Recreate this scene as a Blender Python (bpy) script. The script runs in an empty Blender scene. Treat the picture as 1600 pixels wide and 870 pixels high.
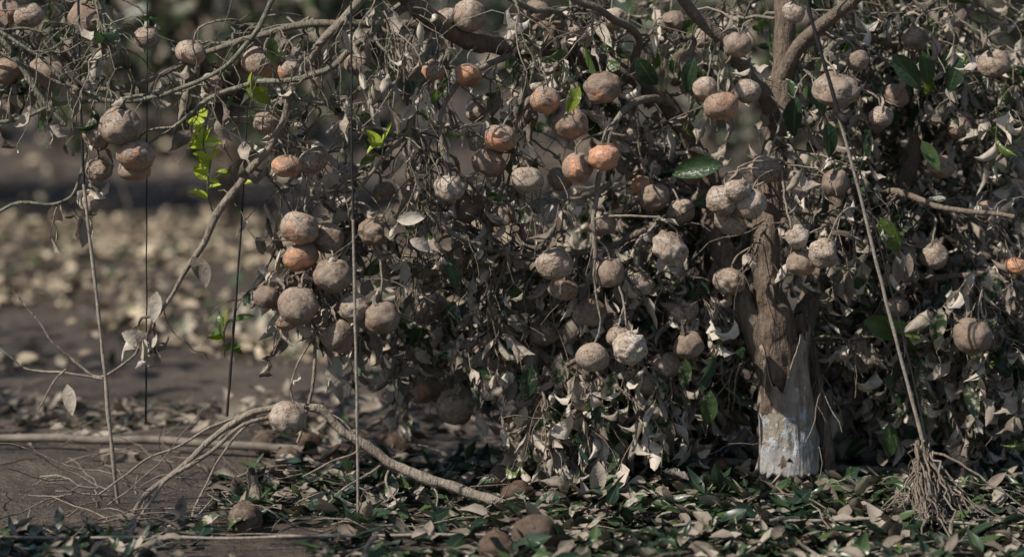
import bpy, math, random, bmesh
import numpy as np
from mathutils import Vector, noise
random.seed(7); rng=np.random.default_rng(7)
noise.seed_set(11)
S=bpy.context.scene
# ------------------------------------------------------------------ helpers
TH=math.radians(6.0); CAMY=-5.5; CAMZ=1.0; K=2.0/1600/5.5
def W(px,py,Y=0.0):
    """image pixel coordinates at depth Y -> metres"""
    dx=(px-800)*K; u=-(py-435)*K
    dy=math.cos(TH)+u*math.sin(TH); dz=-math.sin(TH)+u*math.cos(TH)
    t=(Y-CAMY)/dy
    return np.array([dx*t,Y,CAMZ+dz*t])
def pxs(Y): return K*(Y-CAMY)
def gh(x,y):
    return 0.022*noise.noise(Vector((x*1.3,y*1.3,0)))+0.010*noise.noise(Vector((x*5,y*5,3)))+0.05*noise.noise(Vector((x*.3,y*.3,9)))*min(1,abs(y)/3)
def newmesh(name,V,F,mat,parent=None,col=None,smooth=True):
    me=bpy.data.meshes.new(name)
    V=np.asarray(V,dtype=np.float32); 
    n,k=F.shape
    me.vertices.add(len(V)); me.vertices.foreach_set('co',V.ravel())
    me.loops.add(n*k); me.loops.foreach_set('vertex_index',F.ravel().astype(np.int32))
    me.polygons.add(n); me.polygons.foreach_set('loop_start',np.arange(0,n*k,k,dtype=np.int32))
    me.update(calc_edges=True)
    if col is not None:
        a=me.color_attributes.new('info','FLOAT_COLOR','POINT')
        a.data.foreach_set('color',np.asarray(col,dtype=np.float32).ravel())
    me.polygons.foreach_set('use_smooth',[smooth]*len(me.polygons))
    me.materials.append(mat)
    ob=bpy.data.objects.new(name,me); S.collection.objects.link(ob)
    if parent: ob.parent=parent
    return ob
def empty(name,loc=(0,0,0)):
    e=bpy.data.objects.new(name,None); e.empty_display_size=.1
    S.collection.objects.link(e); return e
def nrm(v):
    v=np.asarray(v,float); return v/(np.linalg.norm(v)+1e-9)
def smoothline(P,n=6):
    P=np.asarray(P,float); Q=np.vstack([2*P[0]-P[1],P,2*P[-1]-P[-2]]); out=[]
    for i in range(1,len(Q)-2):
        for j in range(n):
            t=j/n
            out.append(.5*((2*Q[i])+(-Q[i-1]+Q[i+1])*t+(2*Q[i-1]-5*Q[i]+4*Q[i+1]-Q[i+2])*t*t+(-Q[i-1]+3*Q[i]-3*Q[i+1]+Q[i+2])*t**3))
    out.append(P[-1]); return np.array(out)
class Tubes:
    def __init__(s): s.V=[];s.F=[];s.C=[];s.n=0
    def add(s,P,R,ns=5,c=(0,0,0,0),lump=0.0):
        P=np.asarray(P,float); R=np.asarray(R,float); m=len(P)
        if np.ndim(R)==0: R=np.full(m,float(R))
        T=np.gradient(P,axis=0); T/=np.linalg.norm(T,axis=1)[:,None]+1e-9
        a=np.array([0,0,1.]) if abs(T[0][2])<.8 else np.array([1.,0,0])
        N=np.empty_like(P); n=nrm(np.cross(T[0],a))
        for i in range(m):
            n=n-T[i]*np.dot(n,T[i]); n=n/(np.linalg.norm(n)+1e-9); N[i]=n
        B=np.cross(T,N); th=np.arange(ns)*2*math.pi/ns
        rr=R[:,None]*np.ones(ns)[None]
        if lump:
            for i in range(m):
                for j in range(ns):
                    q=P[i]+N[i]*math.cos(th[j])*R[i]+B[i]*math.sin(th[j])*R[i]
                    rr[i,j]*=1+lump*noise.noise(Vector(q*26))+lump*.7*noise.noise(Vector((q[0]*70,q[1]*70,q[2]*12)))
        V=P[:,None,:]+(N[:,None,:]*np.cos(th)[None,:,None]+B[:,None,:]*np.sin(th)[None,:,None])*rr[:,:,None]
        i=np.arange(m-1)[:,None]; j=np.arange(ns)[None]; j2=(j+1)%ns
        F=np.stack([i*ns+j,i*ns+j2,(i+1)*ns+j2,(i+1)*ns+j],-1).reshape(-1,4)+s.n
        s.V.append(V.reshape(-1,3)); s.F.append(F); s.C.append(np.tile(np.array(c,float),(m*ns,1))); s.n+=m*ns
    def build(s,name,mat,parent=None):
        return newmesh(name,np.vstack(s.V),np.vstack(s.F),mat,parent,np.vstack(s.C))
# ------------------------------------------------------------------ leaves
def leaf_template(L,Wd,fold,curl,twist,wave,nl=7):
    pts=[];uv=[]
    ang=0;x=0;z=0
    for i in range(nl):
        t=i/(nl-1)
        w=Wd*(math.sin(math.pi*min(1,max(0.03,t))**0.85)**0.8 if 0<t<1 else 0.04)
        if i>0:
            ang+=curl/(nl-1)*(1+.8*math.sin(i*2.1+curl*5)); x+=L/(nl-1)*math.cos(ang); z-=L/(nl-1)*math.sin(ang)
        for j in (-1,-.5,0,.5,1):
            f=fold*abs(j)*(.6+.4*t)
            yy=j*w*math.cos(f); up=abs(j)*w*math.sin(f)+wave*w*math.sin(t*9+j*2)*abs(j)
            tw=twist*t
            y2=yy*math.cos(tw)-up*math.sin(tw); u2=yy*math.sin(tw)+up*math.cos(tw)
            pts.append((x+u2*math.sin(ang),y2,z+u2*math.cos(ang))); uv.append((t,j*.5+.5))
    F=[]
    for i in range(nl-1):
        for j in range(4):
            a=i*5+j; F.append((a,a+1,a+6,a+5))
    return np.array(pts),np.array(F),np.array(uv)
DRY=[leaf_template(1,.15+.12*rng.random(),.3+1.5*rng.random(),rng.uniform(-1.4,3.4),rng.uniform(-2.3,2.3),rng.uniform(.2,.9)) for _ in range(32)]
FRESH=[leaf_template(1,.22+.05*rng.random(),.25+.3*rng.random(),rng.uniform(-.1,.9),rng.uniform(-.4,.4),rng.uniform(.0,.15)) for _ in range(6)]
FLAT=[leaf_template(1,.20+.08*rng.random(),.1+.7*rng.random(),rng.uniform(-1.0,1.0),rng.uniform(-.6,.6),rng.uniform(.05,.4),5) for _ in range(14)]
def simple_t(w,b):
    V=np.array([(0,0,0),(.35,-w,b),(.4,0,0),(.35,w,b),(.75,-w*.8,b*.3),(.75,w*.8,b*.3),(1,0,-b)]);
    return V,np.array([(0,1,2,3),(2,1,4,6),(3,2,6,5)]),np.stack([V[:,0],V[:,1]/w*.5+.5],1)
SIMP=[simple_t(.24,.1),simple_t(.28,-.08),simple_t(.2,.2)]
class Leaves:
    def __init__(s): s.d={}
    def add(s,pos,dr,nm,L,rand,mud,fam='DRY'):
        k=(fam,random.randrange(len(globals()[fam])))
        s.d.setdefault(k,[]).append((pos,dr,nm,L,rand,mud))
    def build(s,name,mat,parent=None,keep=None):
        Vs=[];Fs=[];Cs=[];n=0
        for (fam,i),lst in s.d.items():
            if keep: lst=[l for l in lst if keep(l)]
            if not lst: continue
            T,F,uv=globals()[fam][i]; m=len(lst); nv=len(T)
            P=np.array([l[0] for l in lst],float); X=np.array([l[1] for l in lst],float); X/=np.linalg.norm(X,axis=1)[:,None]+1e-9
            Z=np.array([l[2] for l in lst],float); Z-=X*(X*Z).sum(1)[:,None]; Z/=np.linalg.norm(Z,axis=1)[:,None]+1e-9
            Y=np.cross(Z,X); R=np.stack([X,Y,Z],-1)*np.array([l[3] for l in lst])[:,None,None]
            V=np.einsum('mij,vj->mvi',R,T)+P[:,None,:]
            C=np.empty((m,nv,4)); C[...,0]=np.array([l[4] for l in lst])[:,None]; C[...,1]=np.array([l[5] for l in lst])[:,None]
            C[...,2]=uv[None,:,0]; C[...,3]=uv[None,:,1]
            Vs.append(V.reshape(-1,3)); Cs.append(C.reshape(-1,4))
            Fs.append((F[None]+(np.arange(m)*nv)[:,None,None]).reshape(-1,4)+n); n+=m*nv
        return newmesh(name,np.vstack(Vs),np.vstack(Fs),mat,parent,np.vstack(Cs))
# ------------------------------------------------------------------ materials
class NT:
    def __init__(s,name):
        s.m=bpy.data.materials.new(name); s.m.use_nodes=True; s.t=s.m.node_tree; s.t.nodes.clear()
        s.out=s.n('ShaderNodeOutputMaterial')
    def n(s,t,**kw):
        x=s.t.nodes.new(t)
        for k,v in kw.items(): setattr(x,k,v)
        return x
    def l(s,a,b): s.t.links.new(a,b)
    def noise(s,scale,detail=4,rough=.6,vec=None,dist=0):
        x=s.n('ShaderNodeTexNoise'); x.inputs['Scale'].default_value=scale; x.inputs['Detail'].default_value=detail; x.inputs['Roughness'].default_value=rough
        x.inputs['Distortion'].default_value=dist
        if vec is None: vec=s.geo()
        s.l(vec,x.inputs['Vector']); return x.outputs['Fac']
    def geo(s):
        if not hasattr(s,'_g'): s._g=s.n('ShaderNodeTexCoord').outputs['Object']
        return s._g
    def ramp(s,f,stops,interp='LINEAR'):
        r=s.n('ShaderNodeValToRGB'); e=r.color_ramp.elements; r.color_ramp.interpolation=interp
        while len(e)<len(stops): e.new(.5)
        for i,(p,c) in enumerate(stops):
            e[i].position=p
            e[i].color=(c,c,c,1) if not hasattr(c,'__len__') else (*c,1)
        s.l(f,r.inputs[0]); return r.outputs[0]
    def math(s,op,a,b=0,clamp=False):
        x=s.n('ShaderNodeMath',operation=op); x.use_clamp=clamp
        for i,v in enumerate((a,b)):
            if isinstance(v,(int,float)): x.inputs[i].default_value=v
            else: s.l(v,x.inputs[i])
        return x.outputs[0]
    def mix(s,f,a,b,bt='MIX'):
        x=s.n('ShaderNodeMix',data_type='RGBA',blend_type=bt)
        for sock,v in ((x.inputs[0],f),(x.inputs[6],a),(x.inputs[7],b)):
            if isinstance(v,(int,float)): sock.default_value=v
            elif isinstance(v,tuple): sock.default_value=(*v,1)
            else: s.l(v,sock)
        return x.outputs[2]
    def bump(s,h,strength=.5,dist=.002,norm=None):
        b=s.n('ShaderNodeBump'); b.inputs['Strength'].default_value=strength; b.inputs['Distance'].default_value=dist
        s.l(h,b.inputs['Height'])
        if norm: s.l(norm,b.inputs['Normal'])
        return b.outputs[0]
    def pbsdf(s,col,rough,norm=None,spec=.4):
        p=s.n('ShaderNodeBsdfPrincipled')
        for k,v in (('Base Color',col),('Roughness',rough),('Specular IOR Level',spec)):
            if isinstance(v,(int,float)): p.inputs[k].default_value=v
            elif isinstance(v,tuple): p.inputs[k].default_value=(*v,1)
            else: s.l(v,p.inputs[k])
        if norm: s.l(norm,p.inputs['Normal'])
        return p.outputs[0]
    def fin(s,sh): s.l(sh,s.out.inputs['Surface']); return s.m
    def attr(s,name='info'):
        a=s.n('ShaderNodeAttribute',attribute_name=name); sp=s.n('ShaderNodeSeparateColor'); s.l(a.outputs['Color'],sp.inputs[0])
        return sp.outputs[0],sp.outputs[1],sp.outputs[2],a.outputs['Alpha']
def mat_leaf(name,trans=.3,bump=True,hi=(1,1,1),g=1.0):
    t=NT(name); R,G,U,V=t.attr(); h0,h1,h2=hi
    clean=t.ramp(R,[(0,(.014*g,.032*g,.02*g)),(.5,(.032*g,.062*g,.032*g)),(.8,(.07*g,.115*g,.038*g)),(.93,(.11,.17,.04)),(1,(.42,.50,.05))])
    n1=t.noise(48,3,.7)
    mudc=t.ramp(t.math('ADD',t.math('MULTIPLY',n1,.45),t.math('MULTIPLY',R,.55)),[(.15,(.115*h0,.092*h1,.072*h2)),(.42,(.29*h0,.245*h1,.197*h2)),(.6,(.48*h0,.422*h1,.35*h2)),(.85,(.66*h0,.60*h1,.52*h2))])
    m=t.math('ADD',t.math('MULTIPLY',t.math('SUBTRACT',n1,.5),2.4),t.math('SUBTRACT',t.math('MULTIPLY',G,2.2),.6))
    mask=t.ramp(m,[(.3,0),(.55,1)])
    rib=t.ramp(t.math('ABSOLUTE',t.math('SUBTRACT',V,.5)),[(.0,1),(.05,0)])
    clean=t.mix(t.math('MULTIPLY',rib,.5),clean,(.16,.2,.08))
    col=t.mix(mask,clean,mudc)
    rg=t.ramp(mask,[(0,.32),(1,.7)])
    nb=t.bump(n1,.8,.005) if bump else None
    p=t.pbsdf(col,rg,nb,.42)
    if not trans: return t.fin(p)
    tr=t.n('ShaderNodeBsdfTranslucent')
    tc=t.mix(mask,t.mix(1.0,clean,(2.2,2.2,1.2),'MULTIPLY'),col); t.l(tc,tr.inputs[0])
    mx=t.n('ShaderNodeMixShader'); t.l(t.ramp(mask,[(0,trans),(1,trans*.35)]),mx.inputs[0]); t.l(p,mx.inputs[1]); t.l(tr.outputs[0],mx.inputs[2])
    return t.fin(mx.outputs[0])
def mat_bark(name):
    t=NT(name); R,G,B,A=t.attr()
    n=t.noise(30,4,.7); mp=t.n('ShaderNodeMapping'); mp.inputs['Scale'].default_value=(1,1,.18); t.l(t.geo(),mp.inputs[0])
    f=t.noise(90,4,.7,mp.outputs[0])
    mud=t.ramp(n,[(.3,(.15,.122,.097)),(.5,(.29,.246,.198)),(.72,(.49,.435,.365))])
    brown=t.ramp(f,[(.3,(.035,.023,.017)),(.5,(.115,.078,.056)),(.62,(.19,.14,.105)),(.78,(.31,.25,.195))])
    green=t.ramp(n,[(.3,(.065,.078,.052)),(.7,(.24,.265,.195))])
    m=t.math('ADD',R,t.math('MULTIPLY',t.math('SUBTRACT',n,.5),1.2),True)
    col=t.mix(m,mud,brown); col=t.mix(G,col,green)
    nb=t.bump(t.math('ADD',t.math('MULTIPLY',f,1.6),n),1.0,.007)
    return t.fin(t.pbsdf(col,.82,nb,.3))
def mat_fruit():
    t=NT('muddy_mandarin_skin'); R,G,B,A=t.attr()   # R mud level, G rand, B darkness
    oi=t.n('ShaderNodeObjectInfo'); off=t.n('ShaderNodeVectorMath',operation='ADD'); t.l(t.geo(),off.inputs[0]); t.l(oi.outputs['Location'],off.inputs[1]); g=off.outputs[0]; t._g=g
    n1=t.noise(34,5,.65); n2=t.noise(140,4,.75); n3=t.noise(20,2)
    ws=t.n('ShaderNodeTexNoise'); ws.inputs['Scale'].default_value=38; ws.inputs['Detail'].default_value=3; t.l(g,ws.inputs['Vector'])
    vadd=t.n('ShaderNodeMix',data_type='VECTOR'); vadd.inputs[0].default_value=.06; t.l(g,vadd.inputs[4]); t.l(ws.outputs['Color'],vadd.inputs[5])
    vo=t.n('ShaderNodeTexVoronoi',feature='DISTANCE_TO_EDGE'); vo.inputs['Scale'].default_value=58; t.l(vadd.outputs[1],vo.inputs['Vector'])
    crack0=t.ramp(vo.outputs['Distance'],[(0,0),(.035,1)])
    cm=t.ramp(t.math('ADD',n1,t.math('MULTIPLY',G,.35)),[(.52,0),(.66,1)])
    crack=t.math('SUBTRACT',1,t.math('MULTIPLY',t.math('SUBTRACT',1,crack0),cm))
    skin=t.ramp(n1,[(.25,(.38,.085,.03)),(.5,(.66,.215,.06)),(.75,(.80,.36,.10))])
    mudc=t.ramp(t.math('ADD',t.math('MULTIPLY',n1,.6),t.math('MULTIPLY',G,.4)),[(.2,(.19,.145,.112)),(.42,(.33,.268,.215)),(.62,(.47,.405,.34)),(.85,(.64,.585,.515))])
    m=t.math('ADD',t.math('MULTIPLY',t.math('SUBTRACT',n3,.5),1.7),t.math('MULTIPLY',t.math('SUBTRACT',n2,.5),1.3))
    m=t.math('ADD',m,R)
    mask=t.ramp(m,[(.36,0),(.64,1)])
    dust=t.mix(t.ramp(n2,[(.32,.25),(.64,.9)]),skin,(.54,.37,.28))
    mudc2=t.mix(t.math('MULTIPLY',t.math('SUBTRACT',1,crack),.8),mudc,(.07,.047,.035))
    stain=t.ramp(n3,[(.40,.0),(.6,.6)]); mudc2=t.mix(stain,mudc2,t.mix(1.0,mudc2,(.66,.52,.43),'MULTIPLY'))
    spk=t.ramp(n2,[(.36,.65),(.46,0)]); mudc2=t.mix(spk,mudc2,t.mix(1.0,mudc2,(.45,.38,.32),'MULTIPLY'))
    col=t.mix(mask,dust,mudc2)
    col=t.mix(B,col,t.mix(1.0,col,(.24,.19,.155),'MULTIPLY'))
    h=t.math('ADD',t.math('MULTIPLY',mask,.5),t.math('MULTIPLY',crack,.9)); h=t.math('ADD',h,t.math('MULTIPLY',n2,1.0))
    nb=t.bump(h,.75,.0026)
    return t.fin(t.pbsdf(col,t.ramp(mask,[(0,.4),(1,.75)]),nb,.4))
def mat_simple(name,c1,c2,scale=40,rough=.7,bump=.4,spec=.4):
    t=NT(name); n=t.noise(scale,5,.65)
    return t.fin(t.pbsdf(t.ramp(n,[(.3,c1),(.7,c2)]),rough,t.bump(n,bump,.003),spec))
def mat_ground():
    t=NT('muddy_soil'); n=t.noise(2.2,5,.65); n2=t.noise(24,5,.7); n5=t.noise(90,3,.7)
    c=t.ramp(t.math('ADD',t.math('MULTIPLY',n,.45),t.math('ADD',t.math('MULTIPLY',n2,.4),t.math('MULTIPLY',n5,.15))),[(.32,(.026,.019,.014)),(.48,(.07,.053,.040)),(.6,(.135,.108,.083)),(.75,(.26,.222,.178))])
    nb=t.bump(t.math('ADD',n2,t.math('MULTIPLY',n5,.4)),1.0,.025)
    return t.fin(t.pbsdf(c,t.ramp(n,[(.3,.5),(.6,.85)]),nb,.4))
LEAF=mat_leaf('muddy_leaf'); LEAFG=mat_leaf('litter_leaf',0,False,(.66,.64,.62),.8); LEAFB=mat_leaf('orchard_leaf',0,False,(.9,.88,.84)); LEAFN=mat_leaf('lane_leaf',0,False,(1,.94,.80)); BARK=mat_bark('muddy_bark'); FR=mat_fruit(); GR=mat_ground()
# ------------------------------------------------------------------ ground
xs=np.concatenate([np.array([-400,-150,-60,-30,-15,-9]),np.linspace(-6,6,240),np.array([9,15,30,60,150,400])])
ys=np.concatenate([np.array([-60,-20,-9,-6]),np.linspace(-4,3,160),np.linspace(3.1,14,90),np.array([18,25,40,80,160,400])])
V=[(x,y,gh(x,y) if abs(x)<6.1 and -4.1<y<14.1 else 0) for y in ys for x in xs]
nx=len(xs); F=np.array([(j*nx+i,j*nx+i+1,(j+1)*nx+i+1,(j+1)*nx+i) for j in range(len(ys)-1) for i in range(nx-1)])
newmesh('ground',V,F,GR)
# ------------------------------------------------------------------ main tree skeleton
tree=empty('mandarin_tree')
limbs=Tubes(); SK=[]
def limb(pts,R=0.3,G=0,ns=9,lump=.12,sk=True,n=5,T=None):
    P=[]
    for q in pts:
        w=W(q[0],q[1],q[2]); P.append((*w,q[3]*pxs(q[2])))
    Q=smoothline(P,n)
    j=np.array([[noise.noise(Vector(p[:3]*6)+Vector((k*9,0,0)))+.5*noise.noise(Vector(p[:3]*17)+Vector((k*9,0,0))) for k in range(3)] for p in Q])*.012
    j[0]=0
    Q[:,:3]+=j*np.minimum(1,(.02/np.maximum(Q[:,3],.002)))[:,None]
    (T or limbs).add(Q[:,:3],Q[:,3],ns,(R,G,0,0),lump)
    if sk:
        for q in Q: SK.append(q[:3].copy())
    return Q
limb([(1232,790,0,52),(1230,755,0,46),(1228,690,0,40),(1222,620,0,36),(1214,560,0,36),(1206,500,0,34),(1200,455,0,26),(1197,420,0,20)],.85,0,36,.26,n=9)
limb([(1214,540,0,27),(1198,440,0,23),(1196,380,0,21),(1206,300,.02,20),(1214,200,.04,19),(1222,100,.06,17),(1228,0,.08,16),(1240,-150,.15,14),(1230,-380,.1,10),(1200,-600,0,6)],.72,0,20,.22,n=9)
limb([(1204,580,.0,26),(1176,500,0,22),(1146,440,.03,18),(1120,380,.08,16),(1106,310,.12,15),(1088,240,.14,14),(1050,165,.12,14),(985,112,.08,14),(900,85,.05,14),(820,78,.0,14),(750,68,-.05,14),(695,45,-.1,15),(645,0,-.15,15),(600,-60,-.2,13),(500,-160,-.3,9),(380,-260,-.4,6)],.72,0,16,.2,n=6)
limb([(1225,580,0,26),(1262,480,.1,20),(1290,400,.2,17),(1310,300,.3,15),(1350,200,.4,13),(1400,80,.5,12),(1450,-60,.5,10),(1500,-250,.5,7)],.6,0,12,.15)
limb([(1215,560,.05,22),(1300,470,.3,17),(1380,380,.35,15),(1420,260,.3,14),(1440,160,.3,12),(1490,60,.3,11),(1540,-60,.4,9)],.6,0,12,.15)
limb([(1214,220,.04,15),(1190,150,-.02,13),(1140,80,-.08,11),(1080,20,-.12,9),(1020,-60,-.2,8),(900,-200,-.4,6)],.6,0,10)
limb([(1222,120,.05,14),(1262,60,.0,12),(1330,0,-.1,10),(1420,-90,-.2,8),(1500,-220,-.3,6)],.6,0,10)
# companion stems at right of the trunk
limb([(1303,778,.02,14),(1296,720,.02,13),(1286,660,.02,12),(1272,600,.02,12),(1256,540,.02,11),(1240,490,.02,10)],.95,0,14,.35)
limb([(1284,772,.03,13),(1274,700,.03,12),(1262,630,.03,11),(1250,560,.03,11)],1.1,0,12,.3)
# long side branches
limb([(1106,300,.12,9),(1040,340,.1,7),(960,380,.05,6),(880,400,.0,5),(800,395,-.05,5),(720,370,-.1,4.5),(660,320,-.1,4),(640,250,-.1,4),(655,170,-.1,4.5),(690,90,-.06,6)],.3,0,7)
limb([(1120,400,.1,8),(1090,460,.05,6),(1040,510,0,5),(980,540,0,4),(900,560,-.02,4),(840,590,0,3)],.4,0,6)
limb([(1150,460,.1,9),(1060,470,.2,7),(940,500,.25,6),(820,520,.25,5),(700,530,.2,4),(600,550,.2,3)],.5,0,6)
limb([(1260,500,.1,9),(1330,520,.2,7),(1400,560,.25,6),(1480,600,.25,5),(1560,640,.25,4)],.5,0,6)
limb([(1290,420,.2,9),(1380,420,.15,7),(1460,430,.1,6),(1540,420,.05,5),(1640,400,0,4)],.5,0,6)
limb([(1320,300,.3,8),(1400,300,.1,6),(1480,330,0,5),(1580,340,-.05,4)],.5,0,6)
limb([(1440,180,.3,8),(1520,190,.1,6),(1600,190,.0,5),(1700,230,.0,4)],.5,0,6)
# upper-left branches
limb([(700,45,-.1,8),(620,35,-.12,7),(540,30,-.15,6),(460,35,-.15,6),(380,62,-.15,5),(300,100,-.15,4.5),(230,130,-.15,4),(150,140,-.15,4),(60,120,-.15,3),(-40,60,-.15,3)],.5,.2,7)
limb([(600,-40,-.2,8),(520,40,-.2,7),(480,90,-.18,7),(450,150,-.16,6),(425,210,-.15,6),(385,275,-.15,6.5),(350,325,-.15,6),(322,370,-.15,5.5),(300,410,-.15,4.5),(262,460,-.15,3.2),(240,500,-.15,2.2)],.2,0.1,8)
limb([(450,-40,-.3,5),(400,40,-.28,4.5),(350,110,-.25,4),(280,140,-.22,4),(200,155,-.2,4),(120,140,-.2,3.5),(60,90,-.2,3),(-30,30,-.2,3)],.2,.6,6)
limb([(450,150,-.16,4.5),(520,170,-.15,4),(580,200,-.15,3.5),(640,215,-.15,3)],.2,.4,6)
limb([(-60,200,-.1,4),(20,190,-.1,3.5),(90,170,-.1,3.5),(180,160,-.1,3),(260,150,-.1,3),(340,160,-.1,2.6),(440,175,-.1,2.4)],.2,.6,6)
limb([(-40,345,-.1,3),(30,320,-.1,3),(90,318,-.1,2.6),(125,290,-.1,2.4),(140,230,-.1,2.4),(150,160,-.1,2.4)],.2,.6,5)
limb([(700,60,-.05,7),(690,110,-.05,5),(655,140,-.08,4.5),(648,200,-.08,4),(610,240,-.1,3.5),(560,300,-.1,3),(520,330,-.1,3)],.3,.1,6)
limb([(820,80,0,7),(830,140,-.05,5),(810,190,-.1,4),(790,240,-.1,3)],.4,.1,6)
limb([(985,112,.08,8),(1000,60,0,7),(960,30,-.1,6),(900,0,-.15,6),(840,-50,-.2,5)],.5,.1,6)
limb([(1050,160,.1,7),(1000,150,0,6),(955,190,-.08,5),(940,260,-.12,5),(934,330,-.14,4.5),(932,400,-.14,4)],.1,.1,6)
limb([(900,85,.05,6),(880,30,0,5),(820,10,-.1,5),(760,-20,-.15,4)],.4,.2,6)
limb([(1400,80,.4,7),(1360,60,.1,6),(1300,70,-.1,5),(1290,110,-.15,4)],.4,.1,6)
limb([(560,300,-.1,3.5),(540,340,-.1,3.5),(500,370,-.12,3),(490,430,-.12,3)],.2,0,6)
limb([(-60,-30,-.15,5),(0,60,-.15,4.5),(60,150,-.15,4),(100,200,-.15,3)],.3,.5,6)
limb([(120,-60,-.15,5),(150,0,-.15,4),(160,80,-.15,4),(175,160,-.15,3.5)],.3,.5,6)
limb([(820,78,0,6),(740,110,-.1,4.5),(700,160,-.1,4),(690,230,-.12,3.5),(700,270,-.12,3)],.1,.1,6)
limb([(645,0,-.15,8),(560,60,-.2,5.5),(500,110,-.2,5),(400,130,-.2,4.5),(330,160,-.2,4),(270,200,-.2,3)],.2,.5,6)
# bare twigs lower left
limb([(20,455,.0,1.8),(60,500,.0,2),(105,560,.0,2.2),(160,590,.0,2.2),(200,560,0,2.4),(240,500,-.1,2.6)],0,0,5,sk=False)
limb([(0,545,.05,1.5),(50,575,.05,1.8),(105,585,0,2),(165,592,0,2.2)],0,0,5,sk=False)
limb([(60,640,.0,1.2),(85,600,.0,1.5),(105,580,0,1.8)],0,0,5,sk=False)
limb([(497,530,-.1,3.2),(494,580,-.1,3.2),(488,630,-.1,3),(470,690,-.1,2.6)],0,0,5,sk=False)
SKA=np.array(SK)
# ------------------------------------------------------------------ secondary branches, twigs and foliage
twigs=Tubes(); LV=Leaves()
ATT=[p for p in SKA]
def bez(a,b,sag,n=9,jit=.012,down=False):
    a=np.array(a);b=np.array(b); d=np.linalg.norm(b-a)
    c1=a+(b-a)*.35+np.array([0,0,sag*d])+rng.normal(0,.12*d,3); c2=a+(b-a)*.75+np.array([0,0,sag*d*.9])+rng.normal(0,.08*d,3)
    if down: c2=b+np.array([rng.normal(0,.1*d),rng.normal(0,.1*d),.35*d])
    t=np.linspace(0,1,n)[:,None]
    P=(1-t)**3*a+3*(1-t)**2*t*c1+3*(1-t)*t*t*c2+t**3*b
    P[1:-1]+=rng.normal(0,jit*min(1,d*2),(n-2,3))
    return P
def nearest(p,up=0.0,pool=None):
    A=SKA if pool is None else pool
    d=A-p; cost=np.linalg.norm(d,axis=1)+np.where(d[:,2]<up,1.2*np.maximum(0,up-d[:,2]),0)
    return A[np.argmin(cost+rng.random(len(A))*.08)]
def hang(mud,spread=.8,g=-1.0):
    d=np.array([rng.normal(0,spread*.7),rng.normal(0,spread*.7),g+rng.normal(0,spread*.5)])
    return d,rng.normal(0,1,3)
def grow(p,d,L,r,grav,steps=7,wig=.28):
    P=[p.copy()]; d=nrm(d)
    for i in range(steps):
        d=nrm(d+rng.normal(0,wig,3)+np.array([0,0,-grav])); P.append(P[-1]+d*L/steps)
    return np.array(P)
def twig_with_leaves(p,d,L,mud,green=0,dens=1.0,fresh=.05,grav=.25,lsz=1.0):
    P=grow(p,d,L,.0016,grav)
    P=P[P[:,2]>.02]
    if len(P)<3: return
    twigs.add(P,np.linspace(.0017,.0008,len(P)),4,(.1 if rng.random()<.5 else .7,green*rng.random(),0,0))
    m=L/.03*dens; m=int(m)+(rng.random()<m%1)
    cl=rng.normal(0,.14); rb=rng.normal(0,.22)
    for k in range(m):
        t=rng.uniform(.15,1); i=min(len(P)-2,int(t*(len(P)-1))); q=P[i]+(P[i+1]-P[i])*rng.random()
        dd,nn=hang(mud,.65); Lf=rng.uniform(.028,.074)*lsz
        if rng.random()<.1: Lf*=1.2
        if q[2]-Lf<0.005 : dd[2]*=.2
        mm=min(1,max(0,mud+cl+rng.normal(0,.2)))
        if rng.random()<fresh:
            dd=nrm(dd*.5+rng.normal(0,.6,3)); LV.add(q,dd,nn,Lf*1.1,rng.uniform(.2,.85),rng.uniform(.1,.45),'FRESH')
        else: LV.add(q,dd,nn,Lf,min(.9,max(0,rng.random()*.9+rb)),mm,'DRY')
def clump(cx,cy,rx,ry,Y0,Y1,nb,nt,mud=.75,fresh=.05,green=0,dens=1.0,grav=.25,Lt=(.08,.2),lsz=1.0):
    global ATT
    for b in range(nb):
        while True:
            u,v=rng.uniform(-1,1,2)
            if u*u+v*v<1: break
        tgt=W(cx+u*rx,cy+v*ry,rng.uniform(Y0,Y1))
        if tgt[2]<.05: tgt[2]=.05+rng.random()*.1
        src=nearest(tgt,.03)
        P=bez(src,tgt,.10,10)
        if np.linalg.norm(tgt-src)>.04:
            twigs.add(P,np.linspace(.0036,.0015,len(P)),5,(.2+.6*rng.random(),green*.8*rng.random(),0,0))
            ATT+=list(P[2:])
        for k in range(nt):
            i=rng.integers(3,len(P)); q=P[i]
            dd=nrm(P[min(9,i)]-P[i-1])+rng.normal(0,.7,3)
            twig_with_leaves(q,dd,rng.uniform(*Lt),mud,green,dens,fresh,grav,lsz)
# (cx,cy,rx,ry,Y0,Y1,branches,twigs)
clump(1450,480,200,200,-.05,.5,80,5,.74,.06,dens=1.0)
clump(1470,300,180,130,.1,.7,36,5,.65,.1,dens=.9)
clump(1450,90,220,140,.0,.6,48,5,.62,.11,green=.4,dens=.8)
clump(1340,580,90,90,.1,.6,20,5,.72,.07)
clump(1560,600,80,80,.0,.5,20,5,.65,.1)
clump(1010,510,160,150,-.05,.4,58,5,.8,.04,dens=.92)
clump(1040,420,160,120,.3,.7,22,5,.6,.07)
clump(940,630,120,70,-.08,.3,32,5,.78,.04)
clump(1090,580,80,90,-.05,.4,22,5,.74,.06)
clump(880,700,50,50,-.1,.1,10,4,.85,.0)
clump(770,480,120,80,-.05,.3,22,4,.76,.05,dens=.8)
clump(640,530,100,60,.1,.35,7,4,.7,.08,dens=.8)
clump(1010,290,170,80,.1,.5,18,4,.65,.1,dens=.8)
clump(1060,90,220,90,-.1,.4,32,4,.64,.11,green=.5,dens=.55)
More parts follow.
